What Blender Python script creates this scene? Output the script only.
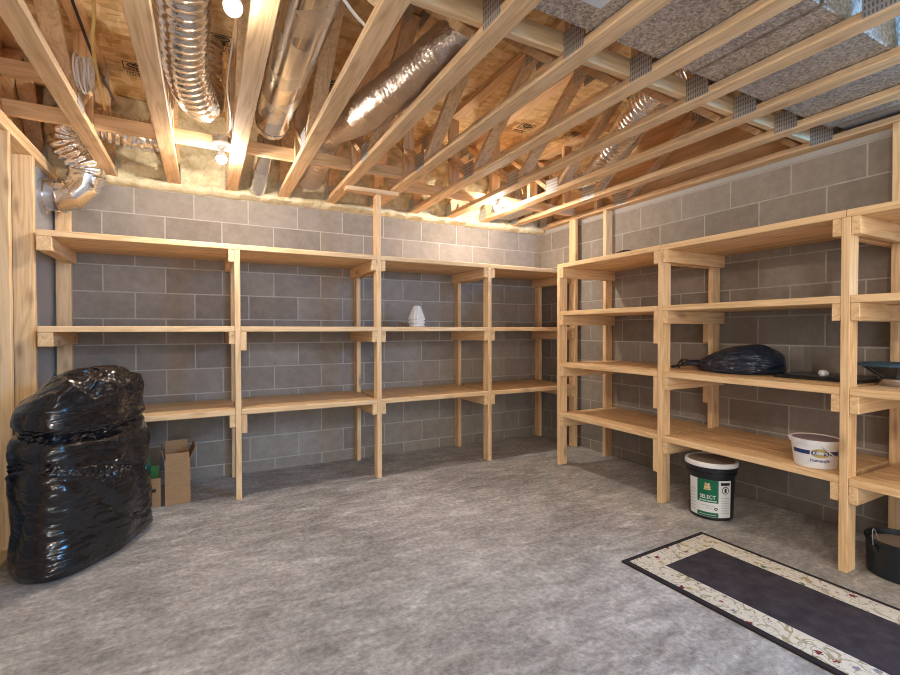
import bpy, bmesh, math, random
from mathutils import Vector, Matrix, noise
random.seed(7)
for o in list(bpy.data.objects): bpy.data.objects.remove(o)
SC = bpy.context.scene
COL = SC.collection
R = math.radians
PI = math.pi

# ------------------------------------------------------------------ camera, world, light, exposure
cam = bpy.data.cameras.new('camera'); co = bpy.data.objects.new('camera', cam); COL.objects.link(co)
cam.sensor_width = 36; cam.lens = 463.5/900*36; cam.clip_start = .01
co.location = (0, 0, 1.222)
yaw, pit, rol = .4855, -.0148, -.0018
fw = Vector((math.sin(yaw)*math.cos(pit), math.cos(yaw)*math.cos(pit), math.sin(pit)))
rt = Vector((math.cos(yaw), -math.sin(yaw), 0)); up = rt.cross(fw)
m = Matrix((rt, up, -fw)).transposed()
co.rotation_euler = (m @ Matrix.Rotation(rol, 3, 'Z')).to_euler()
SC.camera = co
wd = bpy.data.worlds.new('world'); SC.world = wd; wd.use_nodes = True
wd.node_tree.nodes['Background'].inputs[0].default_value = (1, .96, .91, 1)
wd.node_tree.nodes['Background'].inputs[1].default_value = .45
SC.view_settings.view_transform = 'Standard'; SC.view_settings.look = 'None'
SC.view_settings.exposure = 1.32
SC.cycles.filter_width = 1.0; SC.view_settings.gamma = 1; SC.view_settings.use_curve_mapping = False
SC.cycles.use_denoising = True; SC.cycles.denoiser = 'OPENIMAGEDENOISE'
SC.cycles.denoising_input_passes = 'RGB_ALBEDO_NORMAL'; SC.cycles.denoising_prefilter = 'ACCURATE'
SC.cycles.max_bounces = 10; SC.cycles.diffuse_bounces = 6
SC.cycles.sample_clamp_indirect = 6
def area(name, loc, target, w, h, power, color):
    l = bpy.data.lights.new(name, 'AREA'); l.shape = 'RECTANGLE'; l.size = w; l.size_y = h; l.energy = power; l.color = color
    o = bpy.data.objects.new(name, l); COL.objects.link(o); o.location = loc
    o.rotation_euler = (Vector(target)-Vector(loc)).to_track_quat('-Z', 'Y').to_euler(); return o
area('daylight_from_window', (3.38, -1.25, 1.95), (1.6, 1.4, 1.3), 1.0, .7, 40, (.16, .50, 1))
area('added_blue_duct_light', (3.42, -.55, 2.34), (2.45, .9, 2.60), .5, .2, 26, (.05, .42, 1))  # added second blue lamp to colour the duct side, not a separate opening
area('daylight_from_doorway', (-.1, -3.2, 1.2), (.6, 4, 1.3), 1.0, 2.0, 22, (.84, .91, 1))
BULB = 640

# ------------------------------------------------------------------ node helpers
class NT:
    def __init__(s, name):
        s.m = bpy.data.materials.new(name); s.m.use_nodes = True; s.t = s.m.node_tree
        s.b = s.t.nodes['Principled BSDF']; s.out = s.t.nodes['Material Output']
    def n(s, typ, props=None, **ins):
        nd = s.t.nodes.new('ShaderNode'+typ)
        for k, v in (props or {}).items(): setattr(nd, k, v)
        for k, v in ins.items():
            key = int(k[1:]) if k[0] == 'i' and k[1:].isdigit() else k.replace('_', ' ')
            s.set(nd.inputs[key], v)
        return nd
    def set(s, sock, v):
        if hasattr(v, 'is_output'): s.t.links.new(v, sock)
        elif hasattr(v, 'outputs'): s.t.links.new(v.outputs[0], sock)
        else:
            if sock.type == 'RGBA' and hasattr(v, '__len__') and len(v) == 3: v = (*v, 1)
            sock.default_value = v
    def math(s, op, a, b=0.0, c=0.0):
        return s.n('Math', {'operation': op}, i0=a, i1=b, i2=c).outputs[0]
    def ramp(s, fac, stops, interp='LINEAR'):
        nd = s.n('ValToRGB', i0=fac); r = nd.color_ramp; r.interpolation = interp
        while len(r.elements) < len(stops): r.elements.new(.5)
        for e, (p, c) in zip(r.elements, stops):
            e.position = p; e.color = (*c, 1) if hasattr(c, '__len__') else (c, c, c, 1)
        return nd.outputs[0]
    def mix(s, fac, a, b, blend='MIX'):
        nd = s.n('Mix', {'data_type': 'RGBA', 'blend_type': blend})
        s.set(nd.inputs[0], fac); s.set(nd.inputs[6], a); s.set(nd.inputs[7], b); return nd.outputs[2]
    def coord(s, scale=(1, 1, 1), loc=(0, 0, 0), rot=(0, 0, 0), which='Object'):
        tc = s.n('TexCoord'); return s.n('Mapping', Vector=tc.outputs[which], Scale=scale, Location=loc, Rotation=rot).outputs[0]
    def noise(s, vec, scale, detail=4, rough=.55, dist=0):
        return s.n('TexNoise', Vector=vec, Scale=scale, Detail=detail, Roughness=rough, Distortion=dist).outputs[0]
    def bump(s, h, strength=.3, dist=.01):
        nd = s.n('Bump', Strength=strength, Distance=dist, Height=h); s.set(s.b.inputs['Normal'], nd.outputs[0])
    def base(s, c, rough=.6, metal=0, spec=None):
        s.set(s.b.inputs['Base Color'], c); s.set(s.b.inputs['Roughness'], rough); s.set(s.b.inputs['Metallic'], metal)
        if spec is not None: s.set(s.b.inputs['Specular IOR Level'], spec)
        return s
MATS = {}
def plain(name, c, rough=.6, metal=0):
    if name not in MATS: MATS[name] = NT(name).base(c, rough, metal).m
    return MATS[name]

# ------------------------------------------------------------------ materials
def wood(name, axis, light, dark, knots=.5):
    t = NT(name)
    tc = t.n('TexCoord').outputs['Object']; isl = t.n('NewGeometry').outputs['Random Per Island']
    rnd = t.n('ObjectInfo').outputs['Random']
    seed = t.math('ADD', t.math('MULTIPLY', isl, 37.0), t.math('MULTIPLY', rnd, 53.0))
    off = t.n('CombineXYZ', X=seed, Y=t.math('MULTIPLY', seed, 1.7), Z=t.math('MULTIPLY', seed, .6)).outputs[0]
    v = t.n('VectorMath', {'operation': 'ADD'}, i0=tc, i1=off).outputs[0]
    sc = [16, 16, 16]; sc[axis] = 1.1
    vg = t.n('Mapping', Vector=v, Scale=tuple(sc)).outputs[0]
    g1 = t.noise(vg, 1.0, 3, .5, .6)
    sc2 = [110, 110, 110]; sc2[axis] = 4
    g2 = t.noise(t.n('Mapping', Vector=v, Scale=tuple(sc2)).outputs[0], 1.0, 2, .5)
    rings = t.math('FRACT', t.math('MULTIPLY', g1, 5.0))
    rings = t.math('ABSOLUTE', t.math('SUBTRACT', rings, .5))
    f = t.math('ADD', t.math('MULTIPLY', rings, .75), t.math('MULTIPLY', g2, .55))
    c = t.ramp(f, [(.15, dark), (.42, [(a*.6+b*.4) for a, b in zip(light, dark)]), (.75, light)])
    tone = t.math('ADD', t.math('MULTIPLY', isl, .26), .86)
    tone = t.math('ADD', tone, t.math('MULTIPLY', rnd, .08))
    c = t.mix(1.0, c, t.n('CombineColor', i0=tone, i1=tone, i2=tone).outputs[0], 'MULTIPLY')
    ks = [9, 9, 9]; ks[axis] = 3.2
    vo = t.n('TexVoronoi', Vector=t.n('Mapping', Vector=v, Scale=tuple(ks)).outputs[0], Scale=1.0, Randomness=1.0)
    k = t.ramp(vo.outputs['Distance'], [(.07, 1.0), (.15, .45), (.26, 0.0)])
    kk = t.math('MULTIPLY', k, knots)
    c = t.mix(kk, c, (.26, .115, .045))
    t.base(c, .62, 0, .3); t.bump(t.math('ADD', g2, t.math('MULTIPLY', g1, .3)), .18, .002)
    return t.m
LT, DK = (.78, .555, .32), (.56, .345, .16)
WOOD = [wood('pine_along_'+'xyz'[i], i, LT, DK) for i in range(3)]
TL, TD = (.74, .52, .31), (.50, .31, .15)
TRUSSW = [wood('truss_lumber_along_'+'xyz'[i], i, TL, TD, .35) for i in range(3)]

def block(name, axis, off):
    t = NT(name); tc = t.n('TexCoord').outputs['Object']
    sp = t.n('SeparateXYZ', i0=tc)
    v = t.math('DIVIDE', t.math('SUBTRACT', sp.outputs[2], .101), .2032)
    row = t.math('FLOOR', v); par = t.math('FLOORED_MODULO', row, 2.0)
    u = t.math('DIVIDE', t.math('SUBTRACT', sp.outputs[axis], off), .4064)
    u = t.math('ADD', u, t.math('MULTIPLY', par, .5))
    cu = t.math('FLOOR', u); fu = t.math('FRACT', u); fv = t.math('FRACT', v)
    du = t.math('MULTIPLY', t.math('MINIMUM', fu, t.math('SUBTRACT', 1.0, fu)), .4064)
    dv = t.math('MULTIPLY', t.math('MINIMUM', fv, t.math('SUBTRACT', 1.0, fv)), .2032)
    n1 = t.noise(t.coord((1, 1, 1)), 9, 4, .6)
    d = t.math('ADD', t.math('MINIMUM', du, dv), t.math('MULTIPLY', t.math('SUBTRACT', n1, .5), .004))
    mort = t.ramp(t.math('MULTIPLY', d, 100.0), [(.38, 1.0), (.62, 0.0)])
    wn = t.n('TexWhiteNoise', {'noise_dimensions': '2D'}, Vector=t.n('CombineXYZ', X=cu, Y=row).outputs[0]).outputs[0]
    big = t.noise(t.coord((1, 1, .6)), 1.3, 5, .6)
    fine = t.noise(t.coord((1, 1, 1)), 120, 3, .7)
    pat = t.noise(t.coord((1, 1, 1)), 14, 5, .65)
    f = t.math('ADD', t.math('ADD', t.math('MULTIPLY', wn, .24), .05), t.math('ADD', t.math('MULTIPLY', big, .5), t.math('MULTIPLY', pat, .55)))
    c = t.ramp(f, [(.42, (.215, .183, .153)), (.70, (.305, .265, .226)), (1.0, (.41, .365, .32))])
    c = t.mix(t.math('MULTIPLY', fine, .5), c, t.mix(.5, c, (.12, .11, .10)))
    mc = t.ramp(n1, [(.3, (.36, .33, .295)), (.7, (.50, .465, .42))])
    c = t.mix(mort, c, mc)
    t.base(c, .9, 0, .2)
    h = t.math('SUBTRACT', t.math('MULTIPLY', t.math('ADD', fine, pat), .25), t.math('MULTIPLY', mort, .8))
    t.bump(h, .45, .006)
    return t.m
BLK_B = block('concrete_block_back', 0, .333)
BLK_R = block('concrete_block_right', 1, 2.512)
BLK_X = plain('rim_shade', (.34, .2, .1), .8)

def concrete():
    t = NT('concrete_floor')
    a = t.noise(t.coord((1, 1, 1)), 1.1, 8, .62, .4)
    b = t.noise(t.coord((1, 2.6, 1), rot=(0, 0, .5)), 5, 8, .7, .5)
    c = t.noise(t.coord((1, 1, 1)), 38, 6, .75)
    f = t.math('ADD', t.math('MULTIPLY', a, .35), t.math('ADD', t.math('MULTIPLY', b, .42), t.math('MULTIPLY', c, .42)))
    col = t.ramp(f, [(.47, (.17, .16, .157)), (.55, (.285, .274, .268)), (.62, (.40, .388, .382)), (.72, (.64, .63, .62))])
    sp = t.ramp(t.n('TexVoronoi', Vector=t.coord((1, 1, 1)), Scale=7.0).outputs['Distance'], [(.015, 1.0), (.03, 0.0)])
    col = t.mix(t.math('MULTIPLY', sp, .5), col, (.6, .58, .55))
    rough = t.ramp(b, [(.3, .42), (.7, .72)])
    t.base(col, rough, 0, .4); t.bump(t.math('ADD', b, t.math('MULTIPLY', c, .3)), .15, .01)
    return t.m
def osb():
    t = NT('osb_subfloor')
    vo = t.n('TexVoronoi', Vector=t.coord((9, 26, 1)), Scale=1.0)
    vo2 = t.n('TexVoronoi', Vector=t.coord((24, 10, 1), loc=(3, 1, 0), rot=(0, 0, .5)), Scale=1.0)
    g = t.noise(t.coord((60, 60, 1)), 1, 3, .6)
    f = t.math('ADD', t.math('MULTIPLY', t.n('SeparateColor', i0=vo.outputs['Color']).outputs[0], .45), t.math('MULTIPLY', t.n('SeparateColor', i0=vo2.outputs['Color']).outputs[1], .45))
    f = t.math('ADD', f, t.math('MULTIPLY', g, .2))
    c = t.ramp(f, [(.2, (.50, .30, .12)), (.55, (.68, .46, .22)), (.9, (.82, .62, .36))])
    t.base(c, .7, 0, .3); t.bump(f, .2, .003); return t.m
def foam():
    t = NT('spray_foam')
    a = t.noise(t.coord((1, 1, 1)), 16, 5, .6, .4)
    c = t.ramp(a, [(.3, (.56, .46, .25)), (.5, (.72, .63, .41)), (.75, (.84, .78, .60))])
    t.base(c, .75, 0, .3); t.bump(a, .6, .02); return t.m
def galv(name, tint=(.62, .63, .64), spangle=38, lo=.55, rough=.36, met=1.0):
    t = NT(name)
    vo = t.n('TexVoronoi', Vector=t.coord((1, 1, 1)), Scale=spangle)
    r = t.n('SeparateColor', i0=vo.outputs['Color']).outputs[0]
    n = t.noise(t.coord((1, 1, 1)), 3, 3)
    f = t.math('ADD', t.math('MULTIPLY', r, .7), t.math('MULTIPLY', n, .3))
    c = t.ramp(f, [(.1, tuple(x*lo for x in tint)), (.9, tint)])
    t.base(c, t.ramp(r, [(0, rough-.1), (1, rough+.12)]), met); return t.m
def foil(name, tint=(.82, .81, .80), rough=.22, bscale=45, strength=.5):
    t = NT(name)
    a = t.noise(t.coord((1, 1, 1)), bscale, 3, .6, .6)
    b = t.n('TexVoronoi', Vector=t.coord((1, 1, 1)), Scale=bscale*.7)
    t.base(tint, rough, 1.0); t.bump(t.math('ADD', a, t.math('MULTIPLY', b.outputs['Distance'], .5)), strength, .006); return t.m
def plate_metal():
    t = NT('toothed_plate')
    sp = t.n('SeparateXYZ', i0=t.n('TexCoord').outputs['Object'])
    fy = t.math('FRACT', t.math('MULTIPLY', sp.outputs[1], 80.0)); fz = t.math('FRACT', t.math('MULTIPLY', sp.outputs[2], 40.0))
    slot = t.math('MULTIPLY', t.math('GREATER_THAN', fy, .55), t.math('GREATER_THAN', fz, .35))
    c = t.mix(slot, (.62, .62, .63), (.22, .20, .19))
    t.base(c, .45, t.math('SUBTRACT', .85, t.math('MULTIPLY', slot, .5))); t.bump(slot, .5, .003); return t.m
def bagplastic(name, tint=(.008, .008, .010), rough=.17, scale=1.0):
    t = NT(name)
    w_ = t.n('TexNoise', Vector=t.coord(), Scale=3.0, Detail=2.0).outputs[1]
    def edge(sc, rot, off):
        v = t.n('VectorMath', {'operation': 'ADD'}, i0=t.coord(tuple(x*scale for x in sc), off, rot), i1=w_).outputs[0]
        return t.n('TexVoronoi', {'feature': 'DISTANCE_TO_EDGE'}, Vector=v, Scale=1.0).outputs[0]
    e1 = edge((3, 3, 13), (.0, .45, .3), (0, 0, 0)); e2 = edge((7, 7, 30), (.3, -.35, .9), (2, 1, 0)); e3 = edge((16, 16, 30), (.8, .2, .5), (1, 5, 0))
    h = t.math('ADD', t.math('MULTIPLY', e1, 1.0), t.math('ADD', t.math('MULTIPLY', e2, .45), t.math('MULTIPLY', e3, .22)))
    t.base(tint, rough, 0, .65); t.bump(h, .55, .03); return t.m
def cardboard():
    t = NT('cardboard')
    a = t.noise(t.coord((1, 1, 8)), 30, 3); c = t.ramp(a, [(.3, (.34, .195, .095)), (.7, (.43, .26, .135))])
    t.base(c, .8, 0, .2); return t.m
def carpet(name, c1, c2):
    t = NT(name); a = t.noise(t.coord((1, 1, 1)), 14, 5, .65); b = t.noise(t.coord((1, 1, 1)), 400, 2)
    t.base(t.ramp(a, [(.3, c1), (.7, c2)]), .95, 0, .1); t.bump(t.math('ADD', b, a), .5, .004); return t.m
def floral():
    t = NT('cream_floral_pile'); v = t.coord((1, 1, 1)); b = t.noise(v, 400, 2)
    n = t.noise(v, 13, 1, .4, .9)
    vine = t.ramp(t.math('ABSOLUTE', t.math('SUBTRACT', n, .5)), [(.012, 1.0), (.03, 0.0)])
    c = t.mix(vine, (.66, .62, .53), (.36, .31, .19))
    n2 = t.noise(t.coord((1, 1, 1), loc=(5, 3, 0)), 22, 1, .4, 1.0)
    v2 = t.ramp(t.math('ABSOLUTE', t.math('SUBTRACT', n2, .5)), [(.01, 1.0), (.025, 0.0)])
    c = t.mix(v2, c, (.42, .41, .37))
    vo = t.n('TexVoronoi', Vector=v, Scale=21.0)
    pet = t.math('ADD', vo.outputs['Distance'], t.math('MULTIPLY', t.math('SUBTRACT', t.noise(v, 90, 2), .5), .7))
    fl = t.ramp(pet, [(.24, 1.0), (.29, 0.0)])
    r = t.n('SeparateColor', i0=vo.outputs['Color']).outputs[0]
    fc = t.ramp(r, [(0, (.20, .03, .04)), (.13, (.15, .20, .10)), (.30, (.42, .34, .15)), (.52, (.24, .24, .28)), (.66, (.64, .60, .50))], 'CONSTANT')
    c = t.mix(fl, c, fc)
    t.base(c, .95, 0, .1); t.bump(b, .5, .003); return t.m
CONC, OSB, FOAM = concrete(), osb(), foam()
GALV = galv('galvanised_duct', (.74, .73, .73), 105, .34, .46, .72); PIPEM = galv('round_pipe_metal', (.70, .69, .67), 9, .9, .2)
GALVD = galv('galvanised_sheet', (.50, .49, .48), 60, .5, .42); ELBOW = galv('elbow_metal', (.78, .78, .78), 20, .85, .2)
FLEX = foil('flexible_aluminium', (.86, .85, .84), .17, 70, .35); FLEXI = foil('insulation_foil', (.60, .53, .47), .36, 40, 1.0); FLEXW = foil('flex_foil_warm', (.84, .80, .76), .26)
PLATE = plate_metal(); CARD = cardboard()
CARPET = carpet('dark_plum_pile', (.035, .029, .036), (.070, .060, .070)); BIND = carpet('rug_binding', (.028, .024, .028), (.045, .038, .042)); FLORAL = floral()
WHITEP = plain('white_plastic', (.80, .80, .80), .35); BLACKP = plain('black_plastic', (.012, .013, .016), .32)
NAVY = plain('navy_print', (.02, .035, .16), .4); GREEN = plain('green_print', (.0, .13, .06), .4); GOLD = plain('gold_print', (.50, .36, .12), .4)
INK = plain('black_ink', (.015, .015, .015), .5); LABELW = plain('white_label', (.74, .76, .76), .45); STEEL = plain('steel', (.6, .6, .62), .3, 1)
CERAM = plain('white_ceramic', (.80, .79, .76), .3); DUST = plain('dusty_lid', (.30, .24, .19), .8)

# ------------------------------------------------------------------ mesh helpers
class MB:
    def __init__(s): s.v = []; s.f = []; s.mi = []
    def add(s, vs, fs, mi=0):
        b = len(s.v); s.v += [tuple(v) for v in vs]; s.f += [tuple(i+b for i in f) for f in fs]; s.mi += [mi]*len(fs); return s
    def box(s, a, b, mi=0):
        (x0, y0, z0), (x1, y1, z1) = a, b
        return s.add([(x0,y0,z0),(x1,y0,z0),(x1,y1,z0),(x0,y1,z0),(x0,y0,z1),(x1,y0,z1),(x1,y1,z1),(x0,y1,z1)],
                     [(0,3,2,1),(4,5,6,7),(0,1,5,4),(1,2,6,5),(2,3,7,6),(3,0,4,7)], mi)
    def bar(s, p, q, w, h, side=(1, 0, 0), mi=0):
        p, q = Vector(p), Vector(q); d = (q-p).normalized(); sd = Vector(side); sd = (sd-d*sd.dot(d)).normalized(); u = d.cross(sd)
        vs = [c+sd*a*w/2+u*b*h/2 for c in (p, q) for a, b in ((-1,-1),(1,-1),(1,1),(-1,1))]
        return s.add(vs, [(0,1,2,3),(7,6,5,4),(0,4,5,1),(1,5,6,2),(2,6,7,3),(3,7,4,0)], mi)
    def tube(s, pts, rad, seg=12, cap=True, mi=0):
        pts = [Vector(p) for p in pts]; n = len(pts); rs = rad if hasattr(rad, '__len__') else [rad]*n
        t0 = (pts[1]-pts[0]).normalized(); a = Vector((0, 0, 1)) if abs(t0.z) < .9 else Vector((1, 0, 0))
        u = t0.cross(a).normalized(); vs = []
        for i, p in enumerate(pts):
            t = (pts[min(i+1, n-1)]-pts[max(i-1, 0)]).normalized(); u = (u-t*u.dot(t)).normalized(); w = t.cross(u)
            for k in range(seg):
                an = 2*PI*k/seg; r = rs[i](an) if callable(rs[i]) else rs[i]
                vs.append(p+(u*math.cos(an)+w*math.sin(an))*r)
        fs = [(i*seg+k, i*seg+(k+1) % seg, (i+1)*seg+(k+1) % seg, (i+1)*seg+k) for i in range(n-1) for k in range(seg)]
        if cap: fs += [tuple(range(seg))[::-1], tuple((n-1)*seg+k for k in range(seg))]
        return s.add(vs, fs, mi)
    def lathe(s, prof, c=(0, 0, 0), seg=48, rib=0, nr=0, mi=0):
        vs = []; n = len(prof)
        for r, z in prof:
            for k in range(seg):
                a = 2*PI*k/seg; rr = r*(1+rib*math.cos(nr*a)); vs.append((c[0]+rr*math.cos(a), c[1]+rr*math.sin(a), c[2]+z))
        fs = [(i*seg+k, i*seg+(k+1) % seg, (i+1)*seg+(k+1) % seg, (i+1)*seg+k) for i in range(n-1) for k in range(seg)]
        fs += [tuple(range(seg))[::-1], tuple((n-1)*seg+k for k in range(seg))]
        return s.add(vs, fs, mi)
    def build(s, name, mat, parent=None, base=None, smooth=False, bevel=0):
        me = bpy.data.meshes.new(name)
        if base is None and parent is not None: base = parent.get('_b') or (0, 0, 0)
        b = Vector(base or (0, 0, 0))
        me.from_pydata([Vector(v)-b for v in s.v], [], s.f)
        for mm in (mat if isinstance(mat, (list, tuple)) else [mat]): me.materials.append(mm)
        for p, i in zip(me.polygons, s.mi): p.material_index = i
        bm = bmesh.new(); bm.from_mesh(me); bmesh.ops.recalc_face_normals(bm, faces=bm.faces); bm.to_mesh(me); bm.free()
        if smooth:
            for p in me.polygons: p.use_smooth = True
            if hasattr(me, 'set_sharp_from_angle'): me.set_sharp_from_angle(angle=R(smooth if smooth is not True else 50))
        o = bpy.data.objects.new(name, me); COL.objects.link(o)
        if parent is not None: o.parent = parent; 
        else: o.location = b
        if bevel:
            md = o.modifiers.new('bevel', 'BEVEL'); md.width = bevel; md.segments = 1; md.limit_method = 'ANGLE'
        return o
def tag(o, label=None, cat=None, group=None, kind=None):
    for k, v in (('label', label), ('category', cat), ('group', group), ('kind', kind)):
        if v: o[k] = v
    return o
BASES = {}
def thing(name, loc, label, cat, group=None):
    o = bpy.data.objects.new(name, None); COL.objects.link(o); o.location = loc; o.empty_display_size = .1
    o['_b'] = tuple(loc); return tag(o, label, cat, group)
def copy_tree(o, parent=None):
    c = o.copy(); COL.objects.link(c); c.parent = parent
    for ch in list(o.children): copy_tree(ch, c)
    return c
def spline(pts, n):
    P = [Vector(p) for p in pts]; P = [2*P[0]-P[1]]+P+[2*P[-1]-P[-2]]; out = []; m_ = len(P)-3
    for i in range(n+1):
        t = i/n*m_; k = min(int(t), m_-1); t -= k; a, b, c, d = P[k:k+4]
        out.append(.5*((2*b)+(c-a)*t+(2*a-5*b+4*c-d)*t*t+(3*b-a-3*c+d)*t**3))
    return out
def flexduct(pts, r, pitch, amp, jit, seg=36, taper=0):
    L = sum((Vector(b)-Vector(a)).length for a, b in zip(pts, pts[1:])); n = int(L/pitch*5)
    Q = spline(pts, 400); cum = [0]
    for a_, b_ in zip(Q, Q[1:]): cum.append(cum[-1]+(b_-a_).length)
    n = int(cum[-1]/pitch*5); P = []; k_ = 0
    for i in range(n+1):
        t_ = cum[-1]*i/n
        while k_ < 399 and cum[k_+1] < t_: k_ += 1
        P.append(Q[k_].lerp(Q[k_+1], max(0, min(1, (t_-cum[k_])/max(1e-9, cum[k_+1]-cum[k_])))))
    rs = []
    for i, p in enumerate(P):
        ph = amp*math.cos(2*PI*i/5)
        tf = min(1, .25+.75*(cum[-1]*i/n/taper)**.6) if taper else 1
        rs.append(lambda a, ph=ph, p=p, tf=tf: r*tf*(1+ph+jit*noise.noise((p*14)+Vector((math.cos(a)*2, math.sin(a)*2, 0)))))
    return MB().tube(P, rs, seg)

# ------------------------------------------------------------------ setting
XR, YB, ZC = 3.493, 4.332, 2.99
S = lambda o: tag(o, kind='structure')
S(MB().box((-1.2, -3.4, -.1), (3.7, 4.6, 0)).build('floor', CONC))
S(MB().box((-1.2, YB, 0), (3.7, 4.6, 2.343)).build('wall_back', BLK_B))
S(MB().box((XR, -3.4, 0), (3.7, YB, 2.343)).build('wall_right', BLK_R))
S(MB().box((XR-.001, -3.4, 2.343), (3.7, YB, 2.3785)).build('trim_4', plain('grey_sill', (.40, .39, .38), .8)))
S(MB().box((-1.2, -2.5, ZC), (3.7, 4.6, ZC+.02)).build('ceiling', OSB))
S(MB().box((-1.2, YB+.02, 2.343), (3.7, 4.6, ZC)).build('trim_1', WOOD[0]))
S(MB().box((XR+.02, -2.5, 2.378), (3.7, YB+.02, ZC)).build('trim_2', WOOD[1]))
S(MB().box((-1.2, -2.5, 2.378), (-1.07, YB+.02, ZC)).build('trim_3', WOOD[1]))
# stud partition on the left with the grey sheet behind it
wl = thing('wall_left', (-1.0, 1.6, 0), None, None); wl['kind'] = 'structure'
MB().box((-1.04, -1.4, .038), (-1.033, YB, 2.34)).build('backing_sheet', plain('grey_sheet_backing', (.40, .41, .43), .6), wl)
MB().box((-1.032, 3.771, .038), (-.968, YB, 2.34)).build('metal_panel', galv('blue_grey_panel', (.44, .47, .53), 4, .85, .35, .25), wl)
MB().box((-1.032, -1.4, 2.302), (-.93, 4.27, 2.34)).build('top_plate', WOOD[1], wl, bevel=.003)
MB().box((-1.032, -1.4, 2.341), (-.93, 4.27, 2.378)).build('top_plate', WOOD[1], wl, bevel=.003)
MB().box((-1.032, -1.4, 0), (-.93, 3.77, .038)).build('bottom_plate', WOOD[1], wl, bevel=.003)
for y in [3.73-.4064*k for k in range(11)]:
    MB().box((-1.032, y, .038), (-.93, y+.038, 2.302)).build('stud', WOOD[2], wl, bevel=.003)
# spray foam along the rim of the back wall
fm = MB(); NX, NZ = 190, 34; vs = []
for j in range(NZ+1):
    for i in range(NX+1):
        x = -1.0+4.48*i/NX; z = 2.335+.65*j/NZ; p = Vector((x*5, 0, z*5))
        d = .055+.05*noise.noise(p)+.03*noise.noise(p*2.7)+.015*noise.noise(p*7)
        if j == 0: d = .012+.02*noise.noise(p*4)
        elif j < 4: d = d*.6+.05
        vs.append((x, YB-.01-d, z+(.012*noise.noise(p*3) if j < 3 else 0)))
fs = [(j*(NX+1)+i, j*(NX+1)+i+1, (j+1)*(NX+1)+i+1, (j+1)*(NX+1)+i) for j in range(NZ) for i in range(NX)]
nb = len(vs); vs += [(x_, YB+.018, z_) for x_, y_, z_ in vs]
fs += [tuple(i+nb for i in f[::-1]) for f in fs]
for i in range(NX): fs += [(i, i+nb, i+1+nb, i+1)]
fm.add(vs, fs)
tag(fm.build('spray_foam', FOAM, smooth=80), 'yellow spray foam insulation filling the rim above the back wall', 'insulation', kind='stuff')

# ------------------------------------------------------------------ floor trusses
TX = [-1.02+.4064*i for i in range(12)]
def make_truss():
    t = thing('floor_truss', (0, 0, 2.38), '', 'truss', 'open web floor trusses of the ceiling')
    Z = 2.38; w = .0445; T = .61
    MB().box((-w, -2.4, Z), (w, 4.27, Z+.038)).build('bottom_chord', TRUSSW[1], t, bevel=.003)
    MB().box((-w, -2.4, Z+T-.038), (w, 4.27, Z+T)).build('top_chord', TRUSSW[1], t, bevel=.003)
    lo, hi = Z+.045, Z+T-.045
    for y0, y1 in ((4.2, 3.90), (3.12, 3.80), (3.02, 2.34), (1.64, 2.24), (.62, .06), (-.80, -.06)):
        MB().bar((0, y0, lo), (0, y1, hi), .086, .036).build('web', TRUSSW[1], t, bevel=.002)
    for y in (3.372, 1.51, .75):
        MB().box((-.043, y, Z+.038), (.043, y+.038, Z+T-.038)).build('vertical_web', TRUSSW[2], t, bevel=.002)
    for y, l, top in ((3.07, .15, 0), (1.49, .12, 0), (.77, .12, 0), (2.29, .15, 1), (3.85, .15, 1), (4.17, .12, 0)):
        z0 = Z+T-.12 if top else Z+.004
        for sx in (-1, 1):
            MB().box((sx*.0455-.0008, y-l/2, z0), (sx*.0455+.0008, y+l/2, z0+.116)).build('nail_plate', PLATE, t)
    return t
proto = make_truss()
where = ['over the stud partition, farthest left of all', 'first one in from the stud partition, carrying a white wire coil', 'left of the ribbed flexible duct',
         'right of the ribbed flexible duct, left of the smooth round pipe', 'right of the smooth round pipe', 'crossed by the foil wrapped duct beside the tall shelf post',
         'next right of the truss crossed by the foil wrapped duct', 'under the paper label on the rectangular duct', 'with the white bulb lamp at its far right side',
         'carrying the far right bulb lamp on its right', 'second from the right hand block wall', 'resting along the top of the right hand block wall']
where[8] = 'just left of the far right bulb lamp'; where[9] = 'just right of the far right bulb lamp'
for i, x in enumerate(TX):
    t = proto if i == 0 else copy_tree(proto)
    t.location.x = x; t['label'] = 'pale wood floor truss ' + where[i]
# strongbacks and blocking
tag(MB().box((-1.06, 3.411, 2.4185), (1.47, 3.447, 2.505)).build('strongback', TRUSSW[0], bevel=.003), 'long horizontal board crossing the left trusses near the back wall', 'board')
tag(MB().box((1.37, 3.70, 2.4185), (3.46, 3.738, 2.505)).build('strongback', TRUSSW[0], bevel=.003), 'horizontal board crossing the right trusses behind the far right bulb', 'board')
tag(MB().box((.60, 1.5495, 2.4185), (3.46, 1.586, 2.505)).build('strongback', TRUSSW[0], bevel=.003), 'horizontal board crossing the trusses along the far side of the rectangular duct', 'board')
tag(MB().box((1.0, 3.64, 2.345), (1.44, 3.73, 2.3795)).build('blocking_board', TRUSSW[0], bevel=.003), 'short flat board under two trusses at the top of the tall shelf post', 'board')
tag(MB().box((-.972, 3.372, 2.62), (-.661, 3.41, 2.71)).build('blocking_board', TRUSSW[0], bevel=.003), 'short board high between the two leftmost trusses', 'board')

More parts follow.
